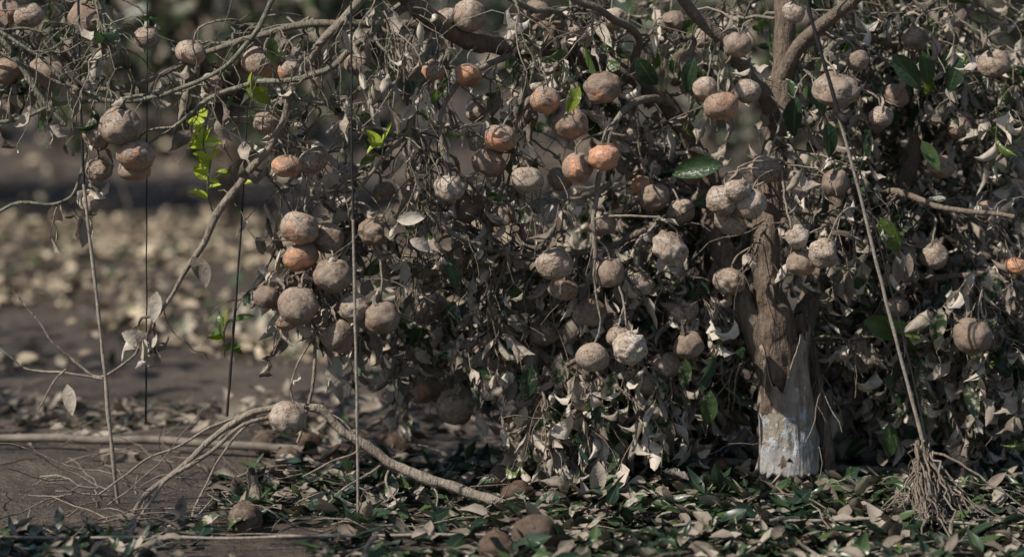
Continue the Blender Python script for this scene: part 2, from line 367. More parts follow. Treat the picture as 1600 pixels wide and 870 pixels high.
clump(780,60,160,70,-.2,.3,16,4,.7,.08,green=.5,dens=.4)
clump(560,90,140,90,-.3,.1,20,3,.75,.04,green=.7,dens=.28)
clump(250,90,250,80,-.3,.1,24,3,.7,.05,green=.9,dens=.28)
clump(60,60,120,90,-.1,.2,14,4,.7,.05,green=.7,dens=.35)
clump(560,230,150,70,-.2,.1,16,3,.8,.03,green=.5,dens=.25)
clump(760,250,150,90,-.15,.1,18,3,.8,.03,green=.4,dens=.3)
clump(770,350,130,70,-.1,.2,14,4,.85,.03,dens=.5)
clump(500,350,80,90,-.1,.1,8,4,.85,.03,dens=.55)
clump(490,470,90,60,-.12,.05,7,4,.9,.02,dens=.7)
clump(580,420,110,50,0,.2,8,4,.8,.04,dens=.5)
clump(125,325,45,20,-.12,-.05,3,2,.95,0,dens=.7,Lt=(.03,.08))
clump(230,530,35,20,-.15,-.1,3,2,.95,0,Lt=(.03,.06))
clump(1260,330,90,150,-.15,.1,12,4,.8,.04,dens=.45)
CR=Leaves()
def crown(LVx,cx,cy,cz,rx,ry,rz,n,mud,thr=-.05,lsz=(.05,.09),fam='DRY',zmin=-9,skip=None,f=2.6):
    k=0;tries=0
    while k<n and tries<n*8:
        tries+=1
        u=rng.normal(0,1,3); u/=np.linalg.norm(u); u*=rng.random()**.4
        p=np.array([cx+u[0]*rx,cy+u[1]*ry,cz+u[2]*rz])
        if p[2]<zmin or (skip and skip(p)): continue
        if noise.noise(Vector(p*f))+.5*noise.noise(Vector(p*f*2.7))<thr: continue
        dd,nn=hang(mud,.9,-.5)
        LVx.add(p,dd,nn,rng.uniform(*lsz),rng.random()*.85,min(1,max(0,rng.normal(mud,.25))),fam); k+=1
crown(CR,.75,.5,1.75,1.4,.95,.65,1350,.4,.13,(.06,.1),'SIMP',zmin=1.12,f=2.0)
crown(CR,-.9,.3,1.6,.8,.7,.45,360,.4,.15,(.06,.1),'SIMP',zmin=1.12,f=2.0)
CR.build('crown_leaves',LEAFB,tree)
def special(px,py,Y,ang,L,rand,mud,nrmv=(0,-1,.4),fam='FRESH'):
    a=math.radians(ang); LV.add(W(px,py,Y),np.array([math.cos(a),-.1,math.sin(a)]),np.array(nrmv,float)+rng.normal(0,.2,3),L*pxs(Y),rand,mud,fam)
for s in [(1128,258,-.2,182,84,.55,.25),(1005,240,-.15,165,55,.5,.2),(385,135,-.2,-35,50,.95,.0),(425,60,-.2,-80,50,.7,.2),
  (905,135,-.25,245,48,.95,.35),(1292,190,-.2,-80,60,.3,.15),(1375,340,-.1,-60,70,.9,.3),(1395,85,-.05,-50,75,.6,.2),(1440,80,-.05,-70,60,.6,.3),
  (1545,415,-.05,-85,65,.5,.45),(890,330,-.15,-85,34,.3,.5),(873,555,-.1,-90,62,.3,.5),(1350,500,.0,-20,75,.85,.1),(1385,500,.0,-30,60,.92,.2),
  (400,370,0,-60,34,.5,.6),(1245,150,-.1,-100,70,.3,.1),(1085,90,-.15,-110,60,.4,.2),(1145,130,-.2,-100,40,.3,.1),
  (1265,130,-.1,-60,60,.4,.1),(995,90,-.1,-60,60,.3,.2),(830,570,-.1,-100,60,.4,.4),(1440,220,0,-60,55,.8,.3),(1500,90,0,-110,60,.3,.2),(1110,610,-.08,-95,60,.7,.3),
  (1240,335,-.15,-80,60,.2,.8),(1225,470,-.15,-95,50,.2,.9),(1400,400,-.12,-80,50,.2,.7),(1420,395,-.12,-100,52,.2,.75),(700,470,0,-60,40,.5,.4),(1390,660,0,-90,60,.6,.2),(1490,670,.05,-80,50,.7,.1),
  (620,345,-.2,10,48,.8,.95),(640,375,-.2,-20,40,.7,.95),(300,400,-.16,-60,50,.2,.9),(318,405,-.16,-85,46,.15,.85),(245,455,-.15,-95,50,.6,.95),(105,600,-.05,-80,50,.6,1.),(935,720,-.15,-90,60,.6,1.),(850,770,-.2,-20,50,.7,1.),
  (190,520,-.14,-20,52,.7,.95),(215,515,-.14,-60,50,.6,.95),(245,520,-.14,-130,46,.8,.95),
  (1015,620,-.08,-80,56,.6,.45),(960,580,-.08,-110,52,.5,.45),(1070,560,-.08,-90,50,.7,.4),(1330,420,-.05,-80,56,.6,.4),(1470,480,-.08,-100,60,.6,.45),(1510,600,-.05,-75,60,.7,.35),(1440,560,-.08,-95,56,.5,.4),(1330,640,.0,-85,56,.6,.3)]:
    special(*s)
def shoot(px,py,Y,n,sz,ht,lo=.985):
    b=W(px,py,Y); t=W(px+rng.normal(0,6),py-ht,Y); P=bez(b,t,0,7,.002); twigs.add(P,.0014,4,(.2,1,0,0))
    for k in range(n):
        q=P[int(rng.integers(1,7))]; a=rng.uniform(-.5,3.6)
        LV.add(q,np.array([math.cos(a),rng.normal(0,.3),math.sin(a)*.8+.15]),np.array([rng.normal(0,.4)-.5,-.6,.8]),sz*pxs(Y)*rng.uniform(.7,1.1),rng.uniform(lo,1),0.0,'FRESH')
shoot(322,240,-.1,9,36,70); shoot(332,330,-.1,11,34,80); shoot(598,250,-.15,4,34,30); shoot(395,160,-.2,2,38,20)
shoot(350,560,.1,8,40,60,.85); shoot(372,300,-.1,3,30,40,.93)
# ------------------------------------------------------------------ mandarins
bm=bmesh.new(); bmesh.ops.create_icosphere(bm,subdivisions=5,radius=1); 
IV=np.array([v.co[:] for v in bm.verts]); IFc=np.array([[v.index for v in f.verts] for f in bm.faces]); bm.free()
bm=bmesh.new(); bmesh.ops.create_icosphere(bm,subdivisions=3,radius=1); 
IV4=np.array([v.co[:] for v in bm.verts]); IF4=np.array([[v.index for v in f.verts] for f in bm.faces]); bm.free()
fruits=[ # px,py,r,Y,mud(1 muddy..0 clean),squash
(733,25,27,-.1,.85,.95),(850,55,22,0,1,.9),(893,50,20,0,.95,.9),(677,110,18,-.1,.42,.9),(731,118,23,-.12,.5,.78),(852,157,24,-.15,.55,.92),
(942,137,29,-.15,.8,.9),(890,192,30,-.13,.62,.88),(782,216,26,-.15,.5,.82),(763,255,27,-.12,.85,.8),(824,281,26,-.16,.98,.82),(703,294,25,-.14,1,.8),
(903,262,25,-.16,.55,.95),(944,245,25,-.2,.08,.85),(1127,165,28,-.2,.42,.8),(1168,143,21,-.16,.9,.9),(1103,138,21,-.15,.65,.9),(1152,70,22,-.15,1,.9),
(1305,140,36,-.2,1.0,.72),(1377,182,19,-.05,.75,.9),(1197,265,27,-.1,1,.85),(1128,314,26,-.2,1.1,.9),(1172,318,25,-.2,1.1,1.0),(1152,298,22,-.22,1.1,.8),(1140,348,27,-.16,1.1,.6),
(1022,308,25,-.05,.9,.85),(1003,290,18,.0,.2,.9),(1047,388,31,-.2,.95,.72),(1246,370,19,-.2,.95,.95),(1286,397,23,-.22,1.1,1.0),(1252,411,24,-.18,.8,.85),
(1305,286,22,-.1,1,1.0),(866,413,29,-.16,1.05,.88),(952,425,25,-.12,1.05,.95),(992,446,30,.0,.95,.85),(1140,440,25,-.02,.95,.85),(1067,487,25,.0,1,.9),
(920,487,28,-.05,.9,.85),(880,450,24,-.08,1,.8),(926,558,27,-.18,1.1,.85),(984,543,28,-.18,1.2,.95),(965,525,18,-.15,1,.9),(1520,525,31,-.1,1,.9),(1588,415,19,.0,.1,.7),(784,336,22,-.02,1,.85),
(730,325,25,-.02,1,.9),(584,363,25,-.15,.9,.8),(468,356,31,-.17,.7,.85),(512,372,26,-.12,.95,.95),(470,402,29,-.15,.66,.75),(520,430,30,-.18,.95,.9),(466,478,32,-.2,.92,.95),
(417,464,21,-.13,.85,.9),(554,480,25,-.17,.95,.95),(597,496,28,-.18,1,.95),(528,526,26,-.17,1,.95),(448,500,20,-.12,.75,.8),(448,259,24,-.17,.55,.75),(490,250,24,-.1,1,.85),
(188,197,33,-.2,.9,.95),(151,212,21,-.15,.9,.95),(212,243,31,-.19,.66,.75),(210,265,26,-.16,.6,.7),(155,265,21,-.13,.95,.85),(141,28,33,-.1,.75,.8),(75,112,31,-.12,.85,.7),
(298,82,24,-.15,.7,.75),(14,110,27,-.1,.85,.8),(408,97,30,-.12,.66,.8),(452,108,24,-.12,.75,.9),(415,193,20,-.1,.9,.85),(140,318,17,-.12,1,.9),(12,20,22,.0,.7,.9),
(673,482,28,.25,.9,.9),(663,608,28,.25,.8,.8),(712,635,30,.15,.95,1),(450,653,29,-.2,1.0,.95),(640,110,20,.1,.9,.9),(1052,35,20,.1,.9,.9),(1553,100,26,.1,.8,.8),
(1350,560,24,.1,.9,.9),(1470,260,22,.1,.9,.9),(905,580,22,.1,.9,.9),(1030,450,22,.1,.95,.9),(1400,150,20,.1,.8,.9),(820,470,22,.1,1,.9),(1190,470,20,.2,1,.9),(1040,570,24,.0,1,.9),(840,20,22,.1,.85,.9),(980,210,20,.1,.8,.9),
(1080,270,20,.05,.9,.9),(1065,330,22,.05,.95,.9),(745,175,18,.05,.85,.9),(700,30,20,.0,.9,.9),(560,100,22,-.05,.85,.85),(230,60,20,.0,.8,.9),(45,25,24,-.05,.85,.85),(330,130,18,.0,.85,.9),(540,270,20,.0,.9,.9),
(600,300,18,.0,.95,.9),(650,270,18,.05,.95,.9),(960,30,20,.0,.9,.9),(1100,60,18,.0,.9,.9),(1240,20,18,-.1,.9,.9),(1340,95,18,-.05,.9,.9),(1430,60,20,.1,.9,.9),(1500,200,20,.1,.85,.9),(1545,330,20,.1,.95,.9),(1460,400,22,.05,1,.9),
(1400,480,20,.05,1,.9),(1580,560,22,.1,.95,.9),(1010,600,22,.0,1,.9),(1075,540,24,-.05,1,.9),(1130,520,20,.05,.95,.9),(850,520,22,.05,.95,.9),(780,560,24,.1,.95,.9),(735,420,20,.05,1,.9),(660,420,18,.05,.95,.9),(940,350,22,.0,.95,.9),(830,365,20,.0,1,.9),(875,280,20,.05,.9,.9)]
ground_fruits=[(617,690,30,.9),(808,768,27,.95),(833,835,36,.95),(776,853,30,.9),(384,803,29,.9),(412,696,19,.9),(485,692,20,.6),(536,710,20,.25),(785,748,24,1),(1122,742,18,.6),(452,716,24,.95),(905,690,24,.9)]
FC_=[]
def make_fruit(c,r,mud,sq,big=True,tilt=.25,onground=False,dark=0):
    BV=IV if big else IV4; BF=IFc if big else IF4
    sd=rng.random()*100; rad=np.ones(len(BV))
    amp=.06+.06*rng.random() if mud<.9 else .09+.10*rng.random()
    f1=rng.uniform(1.3,2.2); flaky=mud>.93 and rng.random()<.4
    sa=rng.uniform(0,6.28); split=mud>1.0 and rng.random()<.25
    rough=.5 if mud<.7 else rng.uniform(.6,1.4)
    for i,v in enumerate(BV):
        rad[i]+=amp*noise.noise(Vector((v[0]*f1+sd,v[1]*f1,v[2]*f1)))
        if flaky:
            q3=Vector((v[0]*1.2+sd,v[1]*1.2,v[2]*1.2)); w=noise.noise_vector(q3*2)*.5
            dd,pp=noise.voronoi(q3+w); e=dd[1]-dd[0]
            rad[i]+= .035*noise.noise(pp[0]*7.3)-.05*max(0,1-e/.06)
        if split:
            s_=v[0]*math.cos(sa)+v[1]*math.sin(sa)+.15*noise.noise(Vector((v[2]*4+sd,0,0)))
            if v[0]*-math.sin(sa)+v[1]*math.cos(sa)>-.2: rad[i]-=.18*max(0,1-abs(s_)/.07)
        rad[i]+=rough*(.022*noise.noise(Vector((v[0]*5+sd,v[1]*5,v[2]*5)))+.013*noise.noise(Vector((v[0]*12+sd,v[1]*12,v[2]*12))))
    dim=-.10*np.exp(-((1-BV[:,2])/.06))-.05*np.exp(-((1+BV[:,2])/.05))
    V=BV*(rad+dim)[:,None]; V[:,2]*=sq
    V[:,2]+=.06*np.exp(-((1-BV[:,2])/.15))*rng.uniform(-.5,1)
    g=rng.random()*.85 if mud<1.08 else rng.uniform(.5,.85)
    if mud>1.15: g=1.1
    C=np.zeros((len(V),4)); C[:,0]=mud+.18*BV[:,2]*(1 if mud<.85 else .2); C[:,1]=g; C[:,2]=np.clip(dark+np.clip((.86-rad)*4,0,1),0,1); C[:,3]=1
    a,b=rng.normal(0,tilt,2)
    if onground: a,b=rng.uniform(-2,2,2)
    Rx=np.array([[1,0,0],[0,math.cos(a),-math.sin(a)],[0,math.sin(a),math.cos(a)]]); Ry=np.array([[math.cos(b),0,math.sin(b)],[0,1,0],[-math.sin(b),0,math.cos(b)]])
    R=Ry@Rx
    Fl=[BF]; Vl=[V]
    n=10; cv=[(0,0,sq*.97)]
    for k in range(n):
        rr=.24 if k%2==0 else .13
        cv.append((rr*math.cos(k*math.tau/n),rr*math.sin(k*math.tau/n),sq*(.93 if k%2 else .965)))
    cv=np.array(cv); cf=np.array([(0,1+k,1+(k+1)%n) for k in range(n)])+len(V)
    Vl.append(cv); Fl.append(cf); CC=np.tile([1.5,.2,.5,1.],(n+1,1))
    VV=np.vstack(Vl)@R.T*r
    o=newmesh('mandarin',VV,np.vstack(Fl),FR,None,np.vstack([C,CC])); o.location=c
    return o,np.array(c)+R@np.array([0,0,sq*.95])*r
ATTA=np.array(ATT)
for (px,py,r,Y,mud,sq) in fruits:
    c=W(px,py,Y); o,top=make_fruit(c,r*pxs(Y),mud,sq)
    FC_.append((*c,r*pxs(Y)))
    d=ATTA-top; cost=np.linalg.norm(d,axis=1)+np.where(d[:,2]<.03,1,0)+np.where(d[:,2]>.3,.3,0)+rng.random(len(d))*.04
    src=ATTA[np.argmin(cost)]
    P=bez(src,top,.05,9,.004,down=True); twigs.add(P,np.linspace(.0026,.0020,9),5,(.1,.25*rng.random(),0,0))
    for k in range(rng.integers(1,5) if mud>.7 else rng.integers(0,2)):
        q=P[-1-rng.integers(1,4)]; dd,nn=hang(1,1.0,-.3); LV.add(q+rng.normal(0,.006,3),dd,nn,rng.uniform(.03,.055),rng.random(),min(1,.75+.3*rng.random()),'DRY')
FCA=np.array(FC_)
def keep(l):
    p=np.asarray(l[0])+nrm(l[1])*l[3]*.5
    # leaves removed in front of trunk and fruits so the camera sees them
    if l[5]<.999 and .43<p[0]<.60 and p[1]<.03 and p[2]<.62 and l[3]<.07: return False
    if .40<p[0]<.68 and p[1]<.05 and p[2]<.26: return False
    dx=FCA[:,0]-p[0]; dz=FCA[:,2]-p[2]; dy=FCA[:,1]-p[1]
    hit=(dx*dx+dz*dz<(FCA[:,3]*1.0)**2)&(dy>-.01)&(dy<.3)
    return not (hit.any() and (noise.random()<.72))
def ground_hit(px,py):
    u=-(py-435)*K; dy=math.cos(TH)+u*math.sin(TH); dz=-math.sin(TH)+u*math.cos(TH); t=-CAMZ/dz; return CAMY+dy*t
for (px,py,r,mud) in ground_fruits:
    Y=ground_hit(px,py+r*.8); c=W(px,py,Y); rr=r*pxs(Y); c[2]=gh(c[0],c[1])+rr*.8
    make_fruit(c,rr,mud,.85,onground=True,dark=.1 if mud<.5 else .8)
for i in range(26):
    x=rng.uniform(-2.2,2.2); y=rng.uniform(1.2,6); rr=.03
    make_fruit((x,y,gh(x,y)+.02),rr,rng.choice([.8,.9,1]),.85,big=False,onground=True,dark=.7)
LV.build('leaves',LEAF,tree,keep)
for i in range(420):
    p=ATTA[rng.integers(len(ATTA))]
    P=grow(p,rng.normal(0,1,3)+np.array([0,0,.3]),rng.uniform(.06,.26),.001,.2,8,.35); P=P[P[:,2]>.02]
    if len(P)>3: twigs.add(P,np.linspace(.0015,.0007,len(P)),4,(rng.random()*.7,rng.random()*.5,0,0))
limbs.build('trunk_and_limbs',BARK,tree); twigs.build('twigs',BARK,tree)
# ------------------------------------------------------------------ trunk wrap
def wrapmat():
    t=NT('muddy_trunk_wrap'); n=t.noise(30,5,.7); n2=t.noise(90,4,.7); sp=t.n('ShaderNodeSeparateXYZ'); t.l(t.geo(),sp.inputs[0])
    mp=t.n('ShaderNodeMapping'); mp.inputs['Scale'].default_value=(1,1,.3); t.l(t.geo(),mp.inputs[0]); n4=t.noise(60,3,.6,mp.outputs[0])
    mud=t.ramp(t.math('ADD',t.math('MULTIPLY',n,.6),t.math('MULTIPLY',n4,.4)),[(.32,(.15,.122,.098)),(.5,(.29,.247,.202)),(.66,(.42,.37,.31))])
    zz=t.math('ADD',sp.outputs[2],t.math('MULTIPLY',t.math('SUBTRACT',n,.5),.07))
    band=t.ramp(zz,[(.092,1),(.095,0)])
    patch=t.ramp(t.math('ADD',n,t.math('MULTIPLY',t.ramp(sp.outputs[2],[(.0,.0),(.10,1),(.15,1),(.19,0)]),.16)),[(.665,0),(.675,1)])
    bandm=t.math('MULTIPLY',band,t.ramp(t.math('ADD',t.math('MULTIPLY',n4,.5),t.math('MULTIPLY',n,.5)),[(.40,.12),(.54,.72)]))
    m=t.math('MAXIMUM',bandm,patch)
    pale=t.ramp(n2,[(.3,(.28,.295,.30)),(.7,(.48,.505,.52))])
    return t.fin(t.pbsdf(t.mix(m,mud,pale),.6,t.bump(t.math('ADD',t.math('ADD',n,t.math('MULTIPLY',n4,1.5)),t.math('MULTIPLY',m,-.4)),1.0,.008),.4))
ns,nh=84,34; V=[];F=[]
for j in range(nh):
    for i in range(ns):
        a=i/ns*math.tau; front=a-1.5*math.pi
        fd=abs((front+math.pi+.25)%math.tau-math.pi)
        ztop=.195+.125*min(1,fd/.9)-.05*max(0,fd-1.8)+.03*noise.noise(Vector((math.cos(a)*5,math.sin(a)*5,1)))+.012*noise.noise(Vector((a*9,0,4)))
        zbot=.037+.012*noise.noise(Vector((math.cos(a)*5,math.sin(a)*5,7)))+.004*noise.noise(Vector((a*12,0,7)))
        s=j/(nh-1); z=zbot+(ztop-zbot)*s
        r=.061-.060*(z-.035)+.003*math.sin(a*5+z*20)*(1-s*.5)+.004*noise.noise(Vector((math.cos(a)*3,math.sin(a)*3,z*25)))+.004*noise.noise(Vector((a*8,0,z*10)))
        r=max(r,.0455)+.012*s**7
        cx=W(1231-8*max(0,(z-.1)/.15),700,0)[0]
        V.append((cx+r*math.cos(a),r*math.sin(a),z+.001))
for j in range(nh-1):
    for i in range(ns): F.append((j*ns+i,j*ns+(i+1)%ns,(j+1)*ns+(i+1)%ns,(j+1)*ns+i))
wr=newmesh('trunk_wrap',V,np.array(F),wrapmat()); so=wr.modifiers.new('s','SOLIDIFY'); so.thickness=.0015
# ------------------------------------------------------------------ fallen arching branch
fb=Tubes()
def fl(pts,R=.15,G=0,ns=8,lump=.3): return limb(pts,R,G,ns,lump,False,7,fb)
fl([(942,800,-.24,9),(880,795,-.24,8.5),(800,786,-.24,8.5),(730,772,-.22,8.5),(660,748,-.2,8.5),(610,722,-.17,8.5),(560,690,-.17,8),(520,655,-.17,7.5),(490,635,-.17,7),(440,630,-.17,6),(390,645,-.17,5.5),(340,680,-.17,5),(290,720,-.2,4.5),(240,765,-.24,4),(200,810,-.28,3.4),(165,865,-.33,3)])
fl([(480,632,-.17,4.4),(425,648,-.19,4),(375,665,-.22,3.5),(335,700,-.24,3.4),(270,745,-.27,3),(228,800,-.32,2.8),(150,880,-.34,2.4)])
fl([(430,632,-.15,2.6),(350,660,-.14,2.4),(280,695,-.14,2.2),(210,725,-.14,2),(150,770,-.16,1.6)])
fl([(400,650,-.17,2.2),(345,720,-.2,2),(300,810,-.24,1.8),(285,880,-.28,1.6)])
fl([(600,720,-.15,2.4),(570,745,-.18,2),(530,770,-.2,2),(505,800,-.24,1.6)])
fl([(610,722,-.15,2.2),(600,760,-.2,2),(640,800,-.26,1.6),(665,830,-.3,1.6),(680,780,-.24,1.6),(672,760,-.2,1.4)])
fl([(500,640,-.15,2.4),(540,660,-.17,2),(560,700,-.18,1.8),(520,720,-.2,1.6),(480,740,-.2,1.4)])
fl([(395,735,-.2,7),(398,770,-.2,9),(402,810,-.24,10),(400,830,-.24,6)],.3,0,8,.5)
for i in range(50):
    x=rng.uniform(100,900); y=rng.uniform(735,850); Y=ground_hit(x,y)
    p=W(x,y,Y); p[2]=gh(p[0],p[1])+.012
    a=rng.uniform(0,6.28); P=grow(p,np.array([math.cos(a),math.sin(a),.25]),rng.uniform(.08,.35),.001,.05,8,.25); P[:,2]=np.maximum(P[:,2],.008)
    fb.add(P,np.linspace(.0018,.0009,len(P)),4,(.4*rng.random(),0,0,0))
fb.build('fallen_branch',BARK)
# ------------------------------------------------------------------ strings, pipes
DARK=mat_simple('dark_string',(.012,.012,.014),(.03,.028,.028),200,.6)
MUDS=mat_simple('muddy_string',(.16,.135,.108),(.42,.37,.31),160,.8)
def string(name,segs):
    par=empty(name)
    for k,(pts,mat,lump) in enumerate(segs):
        T=Tubes(); P=smoothline([(*W(a,b,Y),r*pxs(Y)) for a,b,Y,r in pts],14)
        P[:,0]+=[.0012*noise.noise(Vector((p[2]*14,k,1))) for p in P]
        T.add(P[:,:3],P[:,3],6,(0,0,0,0),lump); T.build('cord_%d'%(k+1),mat,par)
TZ=-120
string('hanging_string',[([(122,TZ,-.15,1.8),(124,100,-.15,2.2),(128,200,-.15,2.2),(131,290,-.15,2.4)],DARK,.1),([(131,288,-.15,3),(140,370,-.15,3),(152,470,-.15,3.4),(163,580,-.15,3.4),(175,700,-.15,3.6),(186,800,-.12,3.4)],MUDS,.35)])
string('hanging_string',[([(231,TZ,-.1,1),(230,140,-.1,1.1),(229,300,-.1,1.2),(229,450,-.1,1.3),(228,660,-.1,1.5)],DARK,.2)])
string('hanging_string',[([(388,130,-.14,1.2),(384,220,-.14,1.4),(376,370,-.14,1.8),(366,500,-.14,2),(355,650,-.14,2.4)],DARK,.4)])
string('hanging_string',[([(549,TZ,-.35,2),(549,100,-.35,2),(550,250,-.35,2),(552,345,-.35,2)],DARK,.1),([(552,343,-.35,2.4),(554,450,-.35,2.4),(557,600,-.35,2.6),(559,740,-.35,2.6),(560,862,-.35,2.6)],MUDS,.3)])
string('hanging_string',[([(1255,TZ,-.3,3),(1262,0,-.3,3.2),(1285,90,-.3,3.4),(1312,182,-.3,3.6)],DARK,.2),([(1308,178,-.31,6),(1318,188,-.31,8),(1324,196,-.31,4)],DARK,.5),([(1310,180,-.3,2.6),(1340,290,-.3,2.8),(1372,420,-.3,3),(1408,560,-.3,3),(1445,700,-.3,3.4)],MUDS,.3),([(1316,182,-.3,1.4),(1350,290,-.3,1.4),(1384,420,-.3,1.5),(1420,560,-.3,1.6),(1450,700,-.3,2)],DARK,.3)])
# frayed bundle of dead stems and rope
fr=Tubes()
for i in range(95):
    h=rng.random()**1.3
    s=W(1440+rng.normal(0,6)+h*rng.normal(10,26),686+h*120,-.3+rng.normal(0,.02)); ex=1445+rng.normal(14,40)+ (rng.random()<.2)*rng.normal(0,60); ey=-.38+rng.normal(0,.09)
    e=W(ex,870,ey); e[2]=gh(e[0],e[1])+rng.uniform(0,.05)
    P=bez(s,e,.15*rng.normal(),13,.007); P[:,2]=np.maximum(P[:,2],.004)
    fr.add(P,np.linspace(.0017,.0009,13)*rng.uniform(.7,1.9),4,(.6*rng.random(),0,0,0))
for i in range(36):
    p=W(1440+rng.normal(10,34),740+rng.random()*110,-.33); P=grow(p,rng.normal(0,1,3),rng.uniform(.05,.18),.001,.2,8,.35); P[:,2]=np.maximum(P[:,2],.006)
    fr.add(P,np.linspace(.0012,.0006,9),4,(.7*rng.random(),0,0,0))
fr.build('frayed_rope_bundle',BARK)
PIPE=mat_simple('muddy_pipe',(.075,.062,.05),(.27,.23,.19),20,.75,.5)
gy=ground_hit
def pipe(name,pts,mat,lump=.06,lift=None):
    T=Tubes(); P=[]
    for a,b,Y,r in pts: P.append((*W(a,b,Y),r*pxs(Y)))
    P=smoothline(P,14)
    if lift is not None:
        for q in P: q[2]=gh(q[0],q[1])+q[3]+lift; q[1]+=.015*noise.noise(Vector((q[0]*2,3,1)))
    T.add(P[:,:3],P[:,3],8,(0,0,0,0),lump); T.build(name,mat)
pipe('irrigation_pipe',[(-400,690,gy(0,704),7),(0,699,gy(0,704),7),(160,703,gy(0,710),7),(320,709,gy(0,716),7),(480,716,gy(0,722),7),(640,724,gy(0,730),7),(800,738,gy(0,744),7),(960,744,gy(0,750),7),(1120,745,gy(0,751),7),(1300,742,gy(0,749),7),(1450,744,gy(0,751),7),(1600,748,gy(0,755),7),(2000,750,gy(0,757),7)],PIPE,lift=.016)
pipe('drip_tube',[(-300,872,gy(0,866),2.6),(0,865,gy(0,866),2.6),(250,860,gy(0,862),2.6),(500,853,gy(0,858),2.6),(640,850,gy(0,856),2.6),(780,848,gy(0,855),2.6),(900,843,gy(0,850),2.6),(1010,834,gy(0,842),2.6),(1160,828,gy(0,836),2.6),(1300,822,gy(0,830),2.6),(1420,820,gy(0,828),2.6),(1600,824,gy(0,832),2.6),(1900,830,gy(0,835),2.6)],MUDS,.25,lift=.022)
pipe('thin_wire',[(-300,700,.5,1),(60,690,.5,1),(340,663,.7,1),(600,655,.9,1),(900,660,.9,1),(1200,680,.8,1),(1500,705,.7,1)],MUDS,0)
bm=bmesh.new(); bmesh.ops.create_cube(bm,size=1); bmesh.ops.scale(bm,vec=(.075,.05,.02),verts=bm.verts); bmesh.ops.subdivide_edges(bm,edges=bm.edges,cuts=6,use_grid_fill=True)
for v in bm.verts:
    v.co+=noise.noise_vector(v.co*28)*.009
    if v.co.x>.02: v.co.x-=.014*abs(noise.noise(v.co*50))+.3*abs(v.co.y)*.3
me=bpy.data.meshes.new('broken_brick'); bm.to_mesh(me); bm.free(); me.materials.append(mat_simple('brick_clay',(.12,.098,.078),(.30,.255,.21),50,.85,.8))
o=bpy.data.objects.new('broken_brick',me); S.collection.objects.link(o); p=W(187,724,gy(187,728)); o.location=(p[0],p[1],gh(p[0],p[1])+.008); o.rotation_euler=(.05,.03,.15)
# ------------------------------------------------------------------ leaf litter
LT=Leaves(); LN=Leaves()
def lay(n,x0,x1,y0,y1,fam,lo,hi,mudm,muds,h=.012,rmax=.85,clus=0,up=.35,L=None,rmin=0):
    k=0
    while k<n:
        x=rng.uniform(x0,x1); y=rng.uniform(y0,y1)
        if clus and noise.noise(Vector((x*1.7,y*1.7,5)))<clus*(rng.random()*.8-.3): continue
        a=rng.uniform(0,6.28); z=gh(x,y)+.004+abs(rng.normal(0,h))
        (L or LT).add(np.array([x,y,z]),np.array([math.cos(a),math.sin(a),rng.normal(.05,.28)]),np.array([rng.normal(0,up),rng.normal(0,up),1]),rng.uniform(lo,hi),rng.uniform(rmin,rmax),min(1,max(0,rng.normal(mudm,muds))),fam); k+=1
lay(3000,-1.4,1.4,-.85,.35,'FLAT',.030,.070,.42,.28,clus=.12)
lay(2800,-.35,1.5,-.85,.35,'FLAT',.030,.070,.38,.28)
lay(1400,-1.8,1.8,.35,1.6,'FLAT',.035,.07,.7,.25,clus=.4)
lay(900,-3,3,-2.4,-.85,'FLAT',.035,.075,.4,.28)
lay(6600,-2.3,2.3,1.5,6.2,'SIMP',.03,.07,.85,.32,.02,.9,clus=.6,up=1.0,L=LN,rmin=0)
lay(1500,-6,6,6,13,'SIMP',.06,.1,.8,.3,.02,up=.9,L=LN)
LT.build('leaf_litter',LEAFG); LN.build('leaf_litter',LEAFN)
DB=Tubes()
for i in range(380):
    x=rng.uniform(-1.6,1.6); y=rng.uniform(-1,1.2); a=rng.uniform(0,6.28)
    P=grow(np.array([x,y,gh(x,y)+.015]),np.array([math.cos(a),math.sin(a),.1]),rng.uniform(.05,.22),.001,.0,6,.2)
    P[:,2]=np.clip(P[:,2],gh(x,y)+.004,gh(x,y)+.05); DB.add(P,np.linspace(.002,.001,len(P)),4,(rng.random()*.5,0,0,0))
DB.build('fallen_twigs',BARK)
WD=Leaves()
for i in range(260):
    cx,cy=random.choice([(-.55,2.2),(-.75,2.6),(-.4,2.9)]); x=cx+rng.normal(0,.2); y=cy+rng.normal(0,.2)
    WD.add(np.array([x,y,gh(x,y)]),np.array([rng.normal(0,.4),rng.normal(0,.4),1]),rng.normal(0,1,3),rng.uniform(.03,.07),rng.uniform(.5,.95),rng.uniform(.3,.8),'SIMP')
WD.build('weeds',LEAFB)
